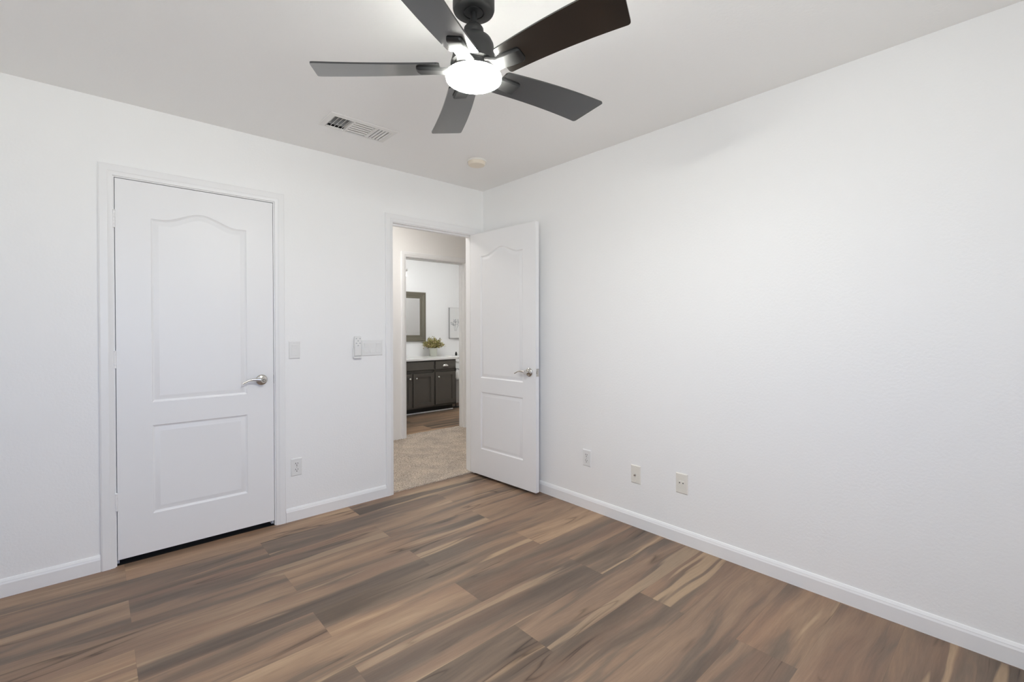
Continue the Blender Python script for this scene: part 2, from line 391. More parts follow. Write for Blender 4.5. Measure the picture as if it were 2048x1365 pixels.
bm = B(); jamb(bm, CX0, CX1, DH, 0, TW, (0.038, 0.075)); casing(bm, CX0-0.006, CX1+0.006, DH+0.006)
t1 = struct('trim_1', bm, M_TRIM, 'white casing around the closed closet door', smooth=30)
bm = B(); add_box(bm, CX1-0.0012, CX1+0.001, 0.004, 0.030, 0.903, 0.957); obj('strike_plate', bm, M_BRONZE, t1)
bm = B(); jamb(bm, DX0, DX1, DH, 0, TW, (0.038, 0.075)); casing(bm, DX0-0.006, DX1+0.006, DH+0.006); casing(bm, DX0-0.006, DX1+0.006, DH+0.006, TW, 1)
t2 = struct('trim_2', bm, M_TRIM, 'white casing around the open hall doorway', smooth=30)
bm = B(); add_box(bm, DX0-0.001, DX0+0.0012, 0.004, 0.032, 0.90, 0.957); obj('strike_plate', bm, M_BRONZE, t2)
bm = B(); jamb(bm, BX0, BX1, BH, HY, BY0, (HY+0.05, HY+0.085)); casing(bm, BX0-0.006, BX1+0.006, BH+0.006, HY, -1); casing(bm, BX0-0.006, BX1+0.006, BH+0.006, BY0, 1)
struct('trim_3', bm, M_TRIM, 'white casing of the bathroom doorway across the hall', smooth=30)

BBP = [(0, 0), (0.0135, 0), (0.0135, 0.062), (0.0105, 0.070), (0.010, 0.073), (0.0045, 0.083), (0.0, 0.085)]
def baseboard_x(bm, x0, x1, y=0.0): add_prism(bm, [(y-d, z) for d, z in BBP], 'x', x0, x1)
bm = B(); baseboard_x(bm, XL, CX0-0.064)
struct('baseboard_left', bm, M_TRIM, 'white baseboard left of the closet door')
bm = B(); baseboard_x(bm, CX1+0.064, DX0-0.064)
struct('baseboard_back', bm, M_TRIM, 'white baseboard between the closet door and the hall doorway')
bm = B(); add_prism(bm, [(-d, z) for d, z in BBP], 'y', YF, 0.0)
struct('baseboard_right', bm, M_TRIM, 'white baseboard along the right wall')
bm = B(); add_prism(bm, [(XL+d, z) for d, z in BBP], 'y', YF, 0.0); struct('baseboard_window', bm, M_TRIM)

# ------------------------------------------------------------------ doors
def door_leaf(bm, wd, ht, th, stile, panels, face=-1):
    """leaf 0..wd by 0..ht; panelled face at y=0 looking along face; panels = (z0, z1, rise)"""
    loops = []
    s = face
    def outline(x0, x1, z0, z1, rise, d):
        pts = [(x0+d, z0+d), (x1-d, z0+d)]
        if rise <= 0: return pts + [(x1-d, z1-d), (x0+d, z1-d)]
        n = 36; a, b_ = x0+d, x1-d
        top = []
        for i in range(n+1):
            q = i/n; X = b_ + (a-b_)*q; c = abs(2*q-1)
            k = min(1.0, max(0.0, (0.80-c)/0.80))
            zz = rise*(k*k*(3-2*k))
            top.append((X, z1-d+zz))
        return pts + top
    steps = [(0.0, 0.0), (0.004, 0.0045), (0.011, 0.0075), (0.017, 0.0065), (0.032, 0.001), (0.036, 0.0012)]
    rect = [bm.verts.new((x, 0, z)) for x, z in ((0, 0), (wd, 0), (wd, ht), (0, ht))]
    edges = [bm.edges.new((rect[i], rect[(i+1) % 4])) for i in range(4)]
    for z0, z1, rise in panels:
        rings = [[bm.verts.new((x, -s*dep, z)) for x, z in outline(stile, wd-stile, z0, z1, rise, d)] for d, dep in steps]
        n = len(rings[0])
        edges += [bm.edges.new((rings[0][i], rings[0][(i+1) % n])) for i in range(n)]
        for A, C in zip(rings, rings[1:]):
            for i in range(n): bm.faces.new((A[i], A[(i+1) % n], C[(i+1) % n], C[i]))
        bm.faces.new(rings[-1])
    bmesh.ops.triangle_fill(bm, use_beauty=True, edges=edges)
    back = [bm.verts.new((v.co.x, -s*th, v.co.z)) for v in rect]
    for i in range(4): bm.faces.new((rect[i], rect[(i+1) % 4], back[(i+1) % 4], back[i]))
    bm.faces.new(back)

def lever_set(parent, x, z, y, s, mirror=1, button=True):
    """lever handle; rose at (x, z) on the plane y, standing out along s; lever points to -x*mirror"""
    def lathe(bm, prof, seg=36):
        rings = []
        for r, h in prof:
            rings.append([bm.verts.new((x+r*math.cos(2*PI*i/seg), y+s*h, z+r*math.sin(2*PI*i/seg))) for i in range(seg)])
        for A, C in zip(rings, rings[1:]):
            for i in range(seg): bm.faces.new((A[i], A[(i+1) % seg], C[(i+1) % seg], C[i]))
        bm.faces.new(rings[0][::-1]); bm.faces.new(rings[-1])
    h = bpy.data.objects.new('door_handle', None)
    bm = B(); lathe(bm, [(0.033, 0), (0.033, 0.003), (0.031, 0.007), (0.024, 0.010), (0.015, 0.0115), (0.0115, 0.014), (0.0115, 0.032)])
    n = 22; pts = []; rad = []
    for i in range(n):
        q = i/(n-1); L = 0.112*q
        wob = 0.0075*math.sin(q*PI*1.15)-0.010*max(0, q-0.72)/0.28
        pts.append((x-mirror*L, y+s*(0.046-0.006*math.sin(q*PI)), z+wob*0.9)); rad.append(0.0125-0.0085*min(1, q*1.35) if q < 0.7 else 0.0043)
    add_tube(bm, pts, rad, 12, flat=0.72)
    lathe(bm, [(0.0115, 0.030), (0.0150, 0.033), (0.0155, 0.050), (0.0135, 0.056)])
    lv = obj('lever_handle', bm, M_NICK, parent, smooth=50)
    if button:
        bm = B(); lathe(bm, [(0.0085, 0.0560), (0.0085, 0.0566)], 24); obj('lock_ring', bm, M_BRONZE, lv)
        bm = B(); lathe(bm, [(0.006, 0.0562), (0.006, 0.0600), (0.005, 0.0612)], 24); obj('lock_button', bm, M_NICK, lv, smooth=40)
    bpy.data.objects.remove(h)
    return lv

def hinge(parent, x, z, y, s):
    bm = B(); r = 0.0065
    for k in range(5):
        a = z-0.0445+k*0.0178
        add_lathe(bm, [(r, a+0.0004), (r, a+0.0174)], (x, y+s*0.006, 0), seg=14)
    add_lathe(bm, [(0.0045, z+0.0445), (0.0075, z+0.0455), (0.006, z+0.049)], (x, y+s*0.006, 0), seg=14)
    add_box(bm, x-0.010, x+0.022, y-0.0004, y+0.0022, z-0.0445, z+0.0445)
    return obj('hinge', bm, M_TRIM, parent, smooth=40)

# closet door, shut
LZ = 0.032
lw = CX1-CX0-0.006
bm = B(); door_leaf(bm, lw, DH-0.004-LZ, 0.035, 0.148, [(0.241-LZ, 0.722-LZ, 0), (0.848-LZ, 1.848-LZ, 0.055)])
d1 = obj('door_1', bm, M_DOOR, None, smooth=25, loc=(CX0+0.003, 0.0, LZ)); d1['kind'] = 'structure'
d1['label'] = 'shut white two-panel closet door with arched upper panel'
lever_set(d1, lw-0.0685, 0.930-LZ, 0.0, -1)
for z in (1.823, 1.087, 0.338): hinge(d1, -0.0045, z-LZ, 0.0, -1)

# hall door, swung open against the right wall
ow = 0.752; LZ2 = 0.022
bm = B(); door_leaf(bm, ow, DH-0.004-LZ2, 0.035, 0.133, [(0.241-LZ2, 0.718-LZ2, 0), (0.836-LZ2, 1.848-LZ2, 0.055)], face=1)
# local: hinge edge at x=ow, panelled (hall) face at y=0 looking to +y
d2 = obj('door_2', bm, M_DOOR, None, smooth=25); d2['kind'] = 'structure'
d2['label'] = 'white two-panel door standing open beside the right wall'
ang = math.radians(93.0); pin = Vector((DX1-0.003, 0.0, LZ2))
off = Vector((-ow, 0.035, 0)); R_ = Matrix.Rotation(ang, 4, 'Z')
d2.rotation_euler = (0, 0, ang); d2.location = pin + R_ @ off
# on the hall face the free edge is x=0, so the lever points to +x (towards the hinges)
lever_set(d2, 0.066, 0.917-LZ2, 0.0, 1, mirror=-1, button=False)
bm = B(); add_box(bm, -0.0014, 0.0005, -0.031, -0.004, 0.917-LZ2-0.029, 0.917-LZ2+0.029, 0.0004, 1)
lp = obj('latch_plate', bm, M_NICK, d2)
bm = B(); add_prism(bm, [(0.0, -0.010), (-0.011, -0.014), (-0.002, -0.026), (0.0, -0.026)], 'z', 0.917-LZ2-0.009, 0.917-LZ2+0.009); obj('latch_bolt', bm, M_NICK, lp)

# ------------------------------------------------------------------ wall plates
def plate_mesh(w_, h_, th=0.006):
    bm = B()
    A = [(-w_/2, -h_/2), (w_/2, -h_/2), (w_/2, h_/2), (-w_/2, h_/2)]
    r0 = [bm.verts.new((x, 0, z)) for x, z in A]
    r1 = [bm.verts.new((x*(1-.001/w_), -th*0.35, z*(1-.001/h_))) for x, z in A]
    r2 = [bm.verts.new((x-math.copysign(0.005, x), -th, z-math.copysign(0.005, z))) for x, z in A]
    for P, Q in ((r0, r1), (r1, r2)):
        for i in range(4): bm.faces.new((P[i], P[(i+1) % 4], Q[(i+1) % 4], Q[i]))
    bm.faces.new(r2); bm.faces.new(r0[::-1])
    return bm
def screw(parent, x, z, y, m):
    bm = B(); add_lathe(bm, [(0.0032, y), (0.0032, y+0.0006), (0.0022, y+0.0012)], (x, 0, z), '-y', 14); obj('screw', bm, m, parent, smooth=40)

def duplex_outlet(loc, rotz, m, label):
    t = thing('duplex_outlet', label, 'outlet', loc, rotz)
    obj('cover_plate', plate_mesh(0.070, 0.114), m, t)
    for z in (0.0195, -0.0195):
        bm = B(); pts = []
        for i in range(32):
            a = 2*PI*i/32; pts.append((max(-0.0155, min(0.0155, 0.0172*math.cos(a))), z+0.0145*math.sin(a)))
        add_prism(bm, pts, 'y', -0.0082, -0.005)
        rc = obj('receptacle', bm, m, t)
        bm = B()
        add_box(bm, -0.0080, -0.0050, -0.0087, -0.0080, z+0.0005, z+0.0095)
        add_box(bm, 0.0050, 0.0080, -0.0087, -0.0080, z+0.0015, z+0.0088)
        add_lathe(bm, [(0.0030, 0.0080), (0.0030, 0.0087)], (0, 0, z-0.0070), '-y', 12)
        obj('slot', bm, M_SLOT, rc)
    screw(t, 0, 0, 0.006, M_NICK)
    return t
R_RIGHT = -PI/2
duplex_outlet((-1.555, 0, 0.346), 0, M_PLATE, 'white duplex outlet below the single light switch beside the closet door')
duplex_outlet((0, -1.152, 0.350), R_RIGHT, M_PLATE, 'white duplex outlet on the right wall nearest the open door')
t = thing('coax_plate', 'ivory wall plate with a single cable jack, middle of the right wall', 'wall plate', (0, -1.543, 0.328), R_RIGHT)
obj('cover_plate', plate_mesh(0.070, 0.114), M_IVORY, t)
bm = B(); add_lathe(bm, [(0.0068, 0.006), (0.0068, 0.008), (0.0048, 0.0085), (0.0048, 0.015), (0.0030, 0.0152)], (-0.004, 0, -0.004), '-y', 6); obj('cable_jack', bm, M_NICK, t)
screw(t, 0, 0.042, 0.006, M_IVORY); screw(t, 0, -0.042, 0.006, M_IVORY)
t = thing('phone_plate', 'cream wall plate with two small dark holes on the right wall', 'wall plate', (0, -1.850, 0.347), R_RIGHT)
obj('cover_plate', plate_mesh(0.074, 0.118), M_IVORY, t)
bm = B(); add_box(bm, -0.019, 0.019, -0.0085, -0.0055, -0.016, 0.016, 0.003); ins = obj('jack_insert', bm, M_IVORY, t)
for sx in (-0.0105, 0.0105):
    bm = B(); add_lathe(bm, [(0.0034, 0.0083), (0.0034, 0.0090)], (sx, 0, 0.004), '-y', 16); obj('screw_hole', bm, M_SLOT, ins)

def rocker(parent, x, ww=0.033, hh=0.067, up_=True):
    k = 1 if up_ else -1
    bm = B(); y0, ym_, y1 = -0.0075, -0.0065, -0.0105
    P = [(0.0, -hh/2), (-y0, -hh/2), (-ym_, 0), (-y1, hh/2), (0.0, hh/2)]
    add_prism(bm, [(-d, z*k) for d, z in P], 'x', x-ww/2, x+ww/2)
    return obj('rocker', bm, M_PLATE, parent)
def switch_frame(parent, x):
    bm = B(); add_box(bm, x-0.0195, x+0.0195, -0.0068, -0.005, -0.0365, 0.0365, 0.001, 1); return obj('switch_bezel', bm, M_PLATE, parent)
t = thing('light_switch', 'single white rocker light switch right of the closet door', 'light switch', (-1.563, 0, 1.109))
obj('cover_plate', plate_mesh(0.070, 0.114), M_PLATE, t); switch_frame(t, 0); rocker(t, 0)
t = thing('triple_light_switch', 'triple white rocker light switch beside the hall doorway', 'light switch', (-1.030, 0, 1.107))
obj('cover_plate', plate_mesh(0.163, 0.114), M_PLATE, t)
for i, x in enumerate((-0.046, 0, 0.046)): switch_frame(t, x); rocker(t, x, up_=(i != 1))
# fan remote in its cradle
t = thing('fan_remote', 'slim white fan remote in a wall cradle left of the triple switch', 'remote', (-1.146, 0, 1.117))
bm = B(); add_box(bm, -0.029, 0.029, -0.012, -0.0062, -0.080, -0.006, 0.004); add_box(bm, -0.029, 0.029, -0.026, -0.012, -0.080, -0.066, 0.003)
obj('cradle', bm, M_PLATE, t)
bm = B(); add_box(bm, -0.0245, 0.0245, -0.0285, -0.0122, -0.064, 0.076, 0.006, 3); body = obj('remote_body', bm, M_PLATE, t, smooth=40)
for i in range(4):
    for j in range(3):
        bm = B(); add_lathe(bm, [(0.0042, 0.0284), (0.0042, 0.0292), (0.0036, 0.0296)], (-0.0135+j*0.0135, 0, 0.060-i*0.0165), '-y', 14)
        obj('button', bm, M_GREY if (i+j) % 2 == 0 else M_PLATE, body)

# ------------------------------------------------------------------ ceiling vent and smoke detector
t = thing('ceiling_vent', 'white three-way air vent in the ceiling above the wall', 'vent', (-1.3525, -0.527, H))
bm = B(); ox, oy = 0.203, 0.106; ix, iy = (VX1-VX0)/2, (VY1-VY0)/2; zt, zb = 0.0, -0.010
O0 = [(-ox, -oy), (ox, -oy), (ox, oy), (-ox, oy)]; I0 = [(-ix, -iy), (ix, -iy), (ix, iy), (-ix, iy)]
ra = [bm.verts.new((x, y, -0.0005)) for x, y in O0]; rb = [bm.verts.new((x*0.985, y*0.97, zb*0.45)) for x, y in O0]
rc_ = [bm.verts.new((x, y, zb)) for x, y in I0]; rd = [bm.verts.new((x, y, 0.012)) for x, y in I0]
for P, Q in ((ra, rb), (rb, rc_), (rc_, rd)):
    for i in range(4): bm.faces.new((P[i], P[(i+1) % 4], Q[(i+1) % 4], Q[i]))
secs = [(-ix, -0.062), (-0.053, 0.066), (0.075, ix)]
for a, b_ in ((-0.062, -0.053), (0.066, 0.075)): add_box(bm, a, b_, -iy, iy, zb, 0.010)
obj('vent_frame', bm, M_VENT, t)
def louver(bm, kind, c, lo, hi, dirn, prof):
    """curved slat: run direction dirn (+-1); kind 'x' slats span y, kind 'y' slats span x"""
    up_ = [(c+dirn*d, z) for d, z in prof]; lowp = [(c+dirn*(d+0.0012), z+0.0010) for d, z in prof]
    pts = up_+lowp[::-1]
    if kind == 'x': add_prism(bm, pts, 'y', lo, hi)     # pts are (x, z)
    else: add_prism(bm, pts, 'x', lo, hi)               # pts are (y, z)
bm = B()
for i in range(5): louver(bm, 'x', secs[0][0]+0.026+i*0.0215, -iy, iy, -1, [(0, 0.018), (0.010, 0.006), (0.021, -0.0085)])
obj('louver_bank', bm, M_VENT, t)
bm = B()
for i in range(5): louver(bm, 'y', -iy+0.017+i*0.0285, secs[1][0], secs[1][1], 1, [(0, -0.0042), (0.004, -0.0064), (0.013, -0.0088)])
obj('louver_bank', bm, M_VENT, t)
bm = B()
for i in range(5): louver(bm, 'x', secs[2][0]+0.003+i*0.0205, -iy, iy, 1, [(0, -0.0040), (0.004, -0.0062), (0.0112, -0.0088)])
obj('louver_bank', bm, M_VENT, t)
bm = B(); g = 0.0
for q in ((-ix-.01, -ix, -iy, iy), (ix, ix+.01, -iy, iy), (-ix, ix, -iy-.01, -iy), (-ix, ix, iy, iy+.01)): add_box(bm, *q, 0.06, 0.22)
add_box(bm, -ix-.01, ix+.01, -iy-.01, iy+.01, 0.22, 0.23)
obj('duct', bm, M_DUCT_SHADE, t)

t = thing('smoke_detector', 'round cream smoke detector on the ceiling near the corner', 'smoke detector', (-0.500, -0.560, H))
bm = B(); add_lathe(bm, [(0.068, -0.0005), (0.069, -0.006), (0.066, -0.011)], seg=40); obj('mounting_base', bm, M_DETW, t, smooth=40)
bm = B(); add_lathe(bm, [(0.062, -0.011), (0.061, -0.026), (0.056, -0.034), (0.030, -0.0375), (0.014, -0.038)], seg=40); obj('detector_cover', bm, M_CREAM, t, smooth=40)

# ------------------------------------------------------------------ ceiling fan
FX, FY = -1.5557, -1.9187
fan = thing('ceiling_fan', 'black five-blade ceiling fan with a lit round lamp', 'ceiling fan', (FX, FY, H))
bm = B(); add_lathe(bm, [(0.0700, 0.0), (0.0712, -0.060), (0.0712, -0.102), (0.068, -0.110), (0.062, -0.113), (0.036, -0.1135), (0.035, -0.1105), (0.032, -0.1105), (0.031, -0.1135), (0.020, -0.114)], seg=48)
can = obj('canopy', bm, M_FANB, fan, smooth=35)
bm = B(); add_lathe(bm, [(0.0115, -0.110), (0.0115, -0.165)], seg=24); obj('downrod', bm, M_FANB, fan, smooth=40)
bm = B(); add_lathe(bm, [(0.014, -0.155), (0.026, -0.158), (0.0330, -0.168), (0.0345, -0.183), (0.0335, -0.190), (0.046, -0.196), (0.060, -0.207), (0.0675, -0.222), (0.070, -0.240), (0.0715, -0.262), (0.078, -0.286), (0.079, -0.292), (0.072, -0.296), (0.072, -0.300)], seg=48)
obj('motor_housing', bm, M_FANB, fan, smooth=50)
bm = B(); add_lathe(bm, [(0.070, -0.300), (0.074, -0.316), (0.084, -0.322), (0.087, -0.324), (0.087, -0.326), (0.060, -0.327)], seg=48); obj('lamp_housing', bm, M_FANB, fan, smooth=40)
bm = B(); add_lathe(bm, [(0.0880, -0.3265), (0.0935, -0.3285), (0.0950, -0.334), (0.0935, -0.342), (0.085, -0.3470), (0.060, -0.3515), (0.030, -0.3535), (0.005, -0.354)], seg=48); obj('lamp_lens', bm, M_LENS, fan, smooth=60)
def blade_mesh():
    bm = B(); n = 26; th = 0.0055
    m_ = lambda r: -0.0222-0.2266*r+0.1742*r*r
    p_ = lambda r: 0.0764-0.1415*r+0.1723*r*r
    r0, rm, rp = 0.112, 0.5584, 0.536
    low_, hi_ = [], []
    for i in range(n+1):
        q = i/n; ra_ = r0+(rm-r0)*q; rb_ = r0+(rp-r0)*q
        low_.append(Vector((ra_, m_(ra_)))); hi_.append(Vector((rb_, p_(rb_))))
    out = low_ + hi_[::-1]
    # round the four corners
    def rnd(poly, rad):
        res = []; N = len(poly)
        for i, p in enumerate(poly):
            a, b_ = poly[i-1]-p, poly[(i+1) % N]-p
            if a.angle(b_) > math.radians(150): res.append(p); continue
            A = p+a.normalized()*min(rad, a.length*.9); C = p+b_.normalized()*min(rad, b_.length*.9)
            for k in range(6):
                s = k/5; res.append((1-s)**2*A+2*s*(1-s)*p+s*s*C)
        return res
    out = rnd(out, 0.012)
    add_prism(bm, [(v.x, v.y) for v in out], 'z', -th/2, th/2)
    return bm
def arm_mesh():
    """bracket under the blade: a tongue with a square rounded end, flaring to the hub"""
    bm = B()
    st = [(0.070, 0.034, 0.0), (0.085, 0.030, 0.002), (0.105, 0.024, 0.005), (0.120, 0.025, 0.005), (0.150, 0.0265, 0.006), (0.182, 0.0265, 0.006), (0.189, 0.0245, 0.006), (0.193, 0.019, 0.006)]
    zt_, zb_ = -0.0025, -0.0125
    rows = []
    for r, hw, sh in st:
        end = r > 0.188
        b_ = zb_ if not end else zb_+0.003*(1 if r < 0.191 else 2)
        rows.append([bm.verts.new(p) for p in ((r, sh-hw, zt_), (r, sh-hw, b_+0.004), (r, sh-hw*0.88, b_), (r, sh+hw*0.88, b_), (r, sh+hw, b_+0.004), (r, sh+hw, zt_))])
    for A, C in zip(rows, rows[1:]):
        for i in range(6): bm.faces.new((A[i], A[(i+1) % 6], C[(i+1) % 6], C[i]))
    bm.faces.new(rows[0]); bm.faces.new(rows[-1][::-1])
    return bm
ZB = 2.1327-H; TH0 = 1.1914; BP = -0.2164
bl0 = obj('blade', blade_mesh(), M_BLADE, fan, smooth=40)
arm0 = obj('blade_arm', arm_mesh(), M_FANB, bl0, smooth=40)
for k in range(5):
    rot = (Matrix.Rotation(TH0+k*2*PI/5, 3, 'Z') @ Matrix.Rotation(BP, 3, 'X')).to_euler()
    if k == 0: bl = bl0; bl.location = (0, 0, ZB); bl.rotation_euler = rot
    else:
        bl = copy_child(bl0, fan, (0, 0, ZB), rot); copy_child(arm0, bl)

# ------------------------------------------------------------------ bathroom vanity
VY = 2.69; VXa, VXb = 0.42, 1.585; VT = 0.775
van = thing('vanity_cabinet', 'charcoal bathroom vanity cabinet with panel doors seen through the doorway', 'cabinet', ((VXa+VXb)/2, VY, 0))
ox_ = -(VXa+VXb)/2
def vb(bm, x0, x1, y0, y1, z0, z1, bev=0): add_box(bm, x0+ox_, x1+ox_, y0-VY, y1-VY, z0, z1, bev, 1)
bm = B(); vb(bm, VXa, VXb, VY+0.018, BY1-0.002, 0.085, VT); obj('carcass', bm, M_CAB, van)
bm = B(); vb(bm, VXa, VXb-0.012, VY+0.075, VY+0.09, 0.0, 0.085); obj('toe_kick', bm, M_TOE, van)
bm = B()
for a, b_ in ((VXa, VXa+0.03), (1.182, 1.206), (VXb-0.022, VXb)): vb(bm, a, b_, VY, VY+0.018, 0.085, VT)
vb(bm, VXa, VXb, VY, VY+0.0178, VT-0.010, VT); vb(bm, VXa, VXb, VY, VY+0.0178, 0.602, 0.632); vb(bm, VXa, VXb, VY, VY+0.0178, 0.085, 0.108)
vb(bm, 0.812, 0.842, VY, VY+0.0176, 0.108, 0.60)
obj('face_frame', bm, M_CAB, van)
def knob(parent, x, z):
    bm = B(); add_lathe(bm, [(0.008, 0.018), (0.006, 0.020), (0.005, 0.030), (0.011, 0.033), (0.0150, 0.038), (0.0145, 0.043), (0.009, 0.0465), (0.003, 0.047)], (x+ox_, 0, z), '-y', 20)
    obj('knob', bm, M_KNOB, parent, smooth=50)
def shaker(x0, x1, z0, z1, kx):
    bm = B(); s = 0.052
    vb(bm, x0, x1, VY-0.008, VY-0.0005, z0, z1)
    for q in ((x0, x0+s, z0, z1), (x1-s, x1, z0, z1), (x0+s, x1-s, z0, z0+s), (x0+s, x1-s, z1-s, z1)):
        vb(bm, q[0], q[1], VY-0.020, VY-0.008, q[2], q[3])
    for (a, b_, c, d) in ((x0+s, x0+s+.007, z0+s, z1-s), (x1-s-.007, x1-s, z0+s, z1-s), (x0+s, x1-s, z0+s, z0+s+.007), (x0+s, x1-s, z1-s-.007, z1-s)):
        vb(bm, a, b_, VY-0.013, VY-0.008, c, d)
    dd = obj('door', bm, M_CAB, van); knob(dd, kx, 0.523)
    return dd
shaker(0.462, 0.812, 0.108, 0.592, 0.782); shaker(0.842, 1.180, 0.108, 0.592, 0.886); shaker(1.212, 1.563, 0.118, 0.594, 1.257)
bm = B(); vb(bm, 0.462, 1.180, VY-0.020, VY-0.0005, 0.638, 0.760, 0.004); obj('false_drawer', bm, M_CAB, van)
bm = B(); vb(bm, 1.212, 1.563, VY-0.020, VY-0.0005, 0.634, 0.760, 0.004); dr = obj('drawer', bm, M_CAB, van)
bm = B(); cx, cz = 1.384+ox_, 0.677
arc = 14; R1 = 0.052
cols = []
for i in range(arc+1):
    a = PI*i/arc
    cols.append([bm.verts.new((cx+R1*math.cos(a)*k, -0.020-h_, cz+0.036*math.sin(a)*k)) for k, h_ in ((1.0, 0.0), (0.97, 0.010), (0.80, 0.019), (0.45, 0.025), (0.0, 0.026))])
for A, C in zip(cols, cols[1:]):
    for j in range(4): bm.faces.new((A[j], A[j+1], C[j+1], C[j]))
bmesh.ops.remove_doubles(bm, verts=bm.verts, dist=1e-5)
obj('cup_pull', bm, M_KNOB, dr, smooth=60)
bm = B(); add_prism(bm, [(VY+0.075, 0), (VY+0.060, 0), (VY+0.060, 0.006), (VY+0.066, 0.014), (VY+0.075, 0.016)], 'x', VXa, VXb-0.010)
struct('trim_4', bm, M_TRIM, 'thin white shoe moulding at the foot of the vanity')
bm = B(); add_box(bm, VXa-0.01, VXb+0.012, VY-0.03, BY1-0.001, VT, VT+0.030, 0.004)
ct = obj('vanity_countertop', bm, M_QUARTZ); tag(ct, 'white countertop on the charcoal vanity', 'countertop')

# mirror
mi = thing('framed_mirror', 'wall mirror in a dark antique frame above the vanity', 'mirror', (0.85, BY1, 1.04))
mx0, mx1, mz0, mz1 = 0.34-0.85, 1.357-0.85, 0.0, 0.770
fp = [(0, 0.002), (0, 0.026), (0.006, 0.034), (0.020, 0.036), (0.030, 0.028), (0.045, 0.030), (0.056, 0.023), (0.066, 0.024), (0.074, 0.015), (0.088, 0.016), (0.098, 0.008), (0.098, 0.002)]
bm = B(); rows = []
for u_, d in fp: rows.append([bm.verts.new(p) for p in ((mx0+u_, -d, mz0+u_), (mx1-u_, -d, mz0+u_), (mx1-u_, -d, mz1-u_), (mx0+u_, -d, mz1-u_))])
for i in range(len(rows)):
    A, C = rows[i], rows[(i+1) % len(rows)]
    for k in range(4): bm.faces.new((A[k], A[(k+1) % 4], C[(k+1) % 4], C[k]))
obj('frame', bm, M_FRAME, mi)
bm = B(); add_box(bm, mx0+0.09, mx1-0.09, -0.006, -0.002, mz0+0.09, mz1-0.09); obj('mirror_glass', bm, M_MIRROR, mi)

# vanity light
vl = thing('vanity_light', 'wall lamp above the mirror, only its end showing past the doorway', 'wall lamp', (0.728, BY1, 2.13))
bm = B(); add_box(bm, -0.24, 0.24, -0.022, -0.001, -0.03, 0.03, 0.006)
bp_ = obj('back_plate', bm, M_NICK, vl)
bm = B(); add_tube(bm, [(-0.28, -0.045, 0.005), (0.28, -0.045, 0.005)], 0.008, 12); add_lathe(bm, [(0.004, 0.036), (0.015, 0.040), (0.016, 0.050), (0.006, 0.056)], (0.284, 0, 0.005), '-y', 16); add_lathe(bm, [(0.004, 0.036), (0.015, 0.040), (0.016, 0.050), (0.006, 0.056)], (-0.284, 0, 0.005), '-y', 16); obj('cross_bar', bm, M_NICK, vl, smooth=40)
for x in (-0.20, 0.0, 0.20):
    bm = B(); add_tube(bm, [(x, -0.02, 0.0), (x, -0.07, 0.005), (x, -0.09, 0.0), (x, -0.095, -0.01)], 0.009, 10); a_ = obj('lamp_arm', bm, M_NICK, vl, smooth=50)
    bm = B(); add_lathe(bm, [(0.030, -0.010), (0.045, -0.055), (0.052, -0.095), (0.050, -0.095), (0.020, -0.012)], (x, -0.095, 0), seg=24); obj('lamp_shade', bm, M_GLASSSH, a_, smooth=50)

bl_ = thing('added_bathroom_lamp', 'added flush lamp, out of view, that evens the bathroom light', 'added lamp', (1.1, 2.05, H))  # unseen lamp added to spread light evenly over the bathroom wall
bm = B(); add_lathe(bm, [(0.17, -0.001), (0.172, -0.02), (0.165, -0.024)], seg=32); obj('added_lamp_base', bm, M_TRIM, bl_, smooth=40)
bm = B(); add_lathe(bm, [(0.162, -0.024), (0.152, -0.05), (0.11, -0.078), (0.05, -0.09), (0.01, -0.092)], seg=32); obj('lamp_shade', bm, M_BATHFILL, bl_, smooth=60)  # glowing shade of the added bathroom lamp

# picture
pic = thing('framed_print', 'pale framed botanical print on the bathroom wall past the mirror', 'picture', (2.03, BY1, 1.08))
bm = B(); pw = 0.228
for q in ((-pw, -pw+0.005, 0, 0.505), (pw-0.005, pw, 0, 0.505), (-pw+0.005, pw-0.005, 0, 0.004), (-pw+0.005, pw-0.005, 0.501, 0.505)): add_box(bm, q[0], q[1], -0.032, -0.001, q[2], q[3])
obj('frame', bm, M_SILVER, pic)
bm = B(); add_box(bm, -pw+0.005, pw-0.005, -0.030, -0.002, 0.004, 0.501); art = obj('print_sheet', bm, M_CANVAS, pic)
bm = B(); random.seed(11)
def twig(bm, p, a, L, d):
    q = (p[0]+math.sin(a)*L, p[1]+math.cos(a)*L)
    wv = 0.0016 if d else 0.0026
    nx_, nz_ = math.cos(a)*wv, -math.sin(a)*wv
    bm.faces.new([bm.verts.new((x, -0.0304, z)) for x, z in ((p[0]-nx_, p[1]-nz_), (p[0]+nx_, p[1]+nz_), (q[0]+nx_*.6, q[1]+nz_*.6), (q[0]-nx_*.6, q[1]-nz_*.6))])
    if d < 3:
        for k in range(3): twig(bm, (p[0]+(q[0]-p[0])*(.45+.27*k), p[1]+(q[1]-p[1])*(.45+.27*k)), a+random.uniform(-.9, .9), L*random.uniform(.38, .55), d+1)
    else:
        bm.faces.new([bm.verts.new((q[0]+.0035*math.cos(t_), -0.0305, q[1]+.006*math.sin(t_))) for t_ in [2*PI*j/8 for j in range(8)]])
for a0 in (-0.18, 0.05, 0.3): twig(bm, (-0.115+a0*0.06, 0.12), a0, 0.12, 0)
obj('twig_drawing', bm, M_SKETCH, art)

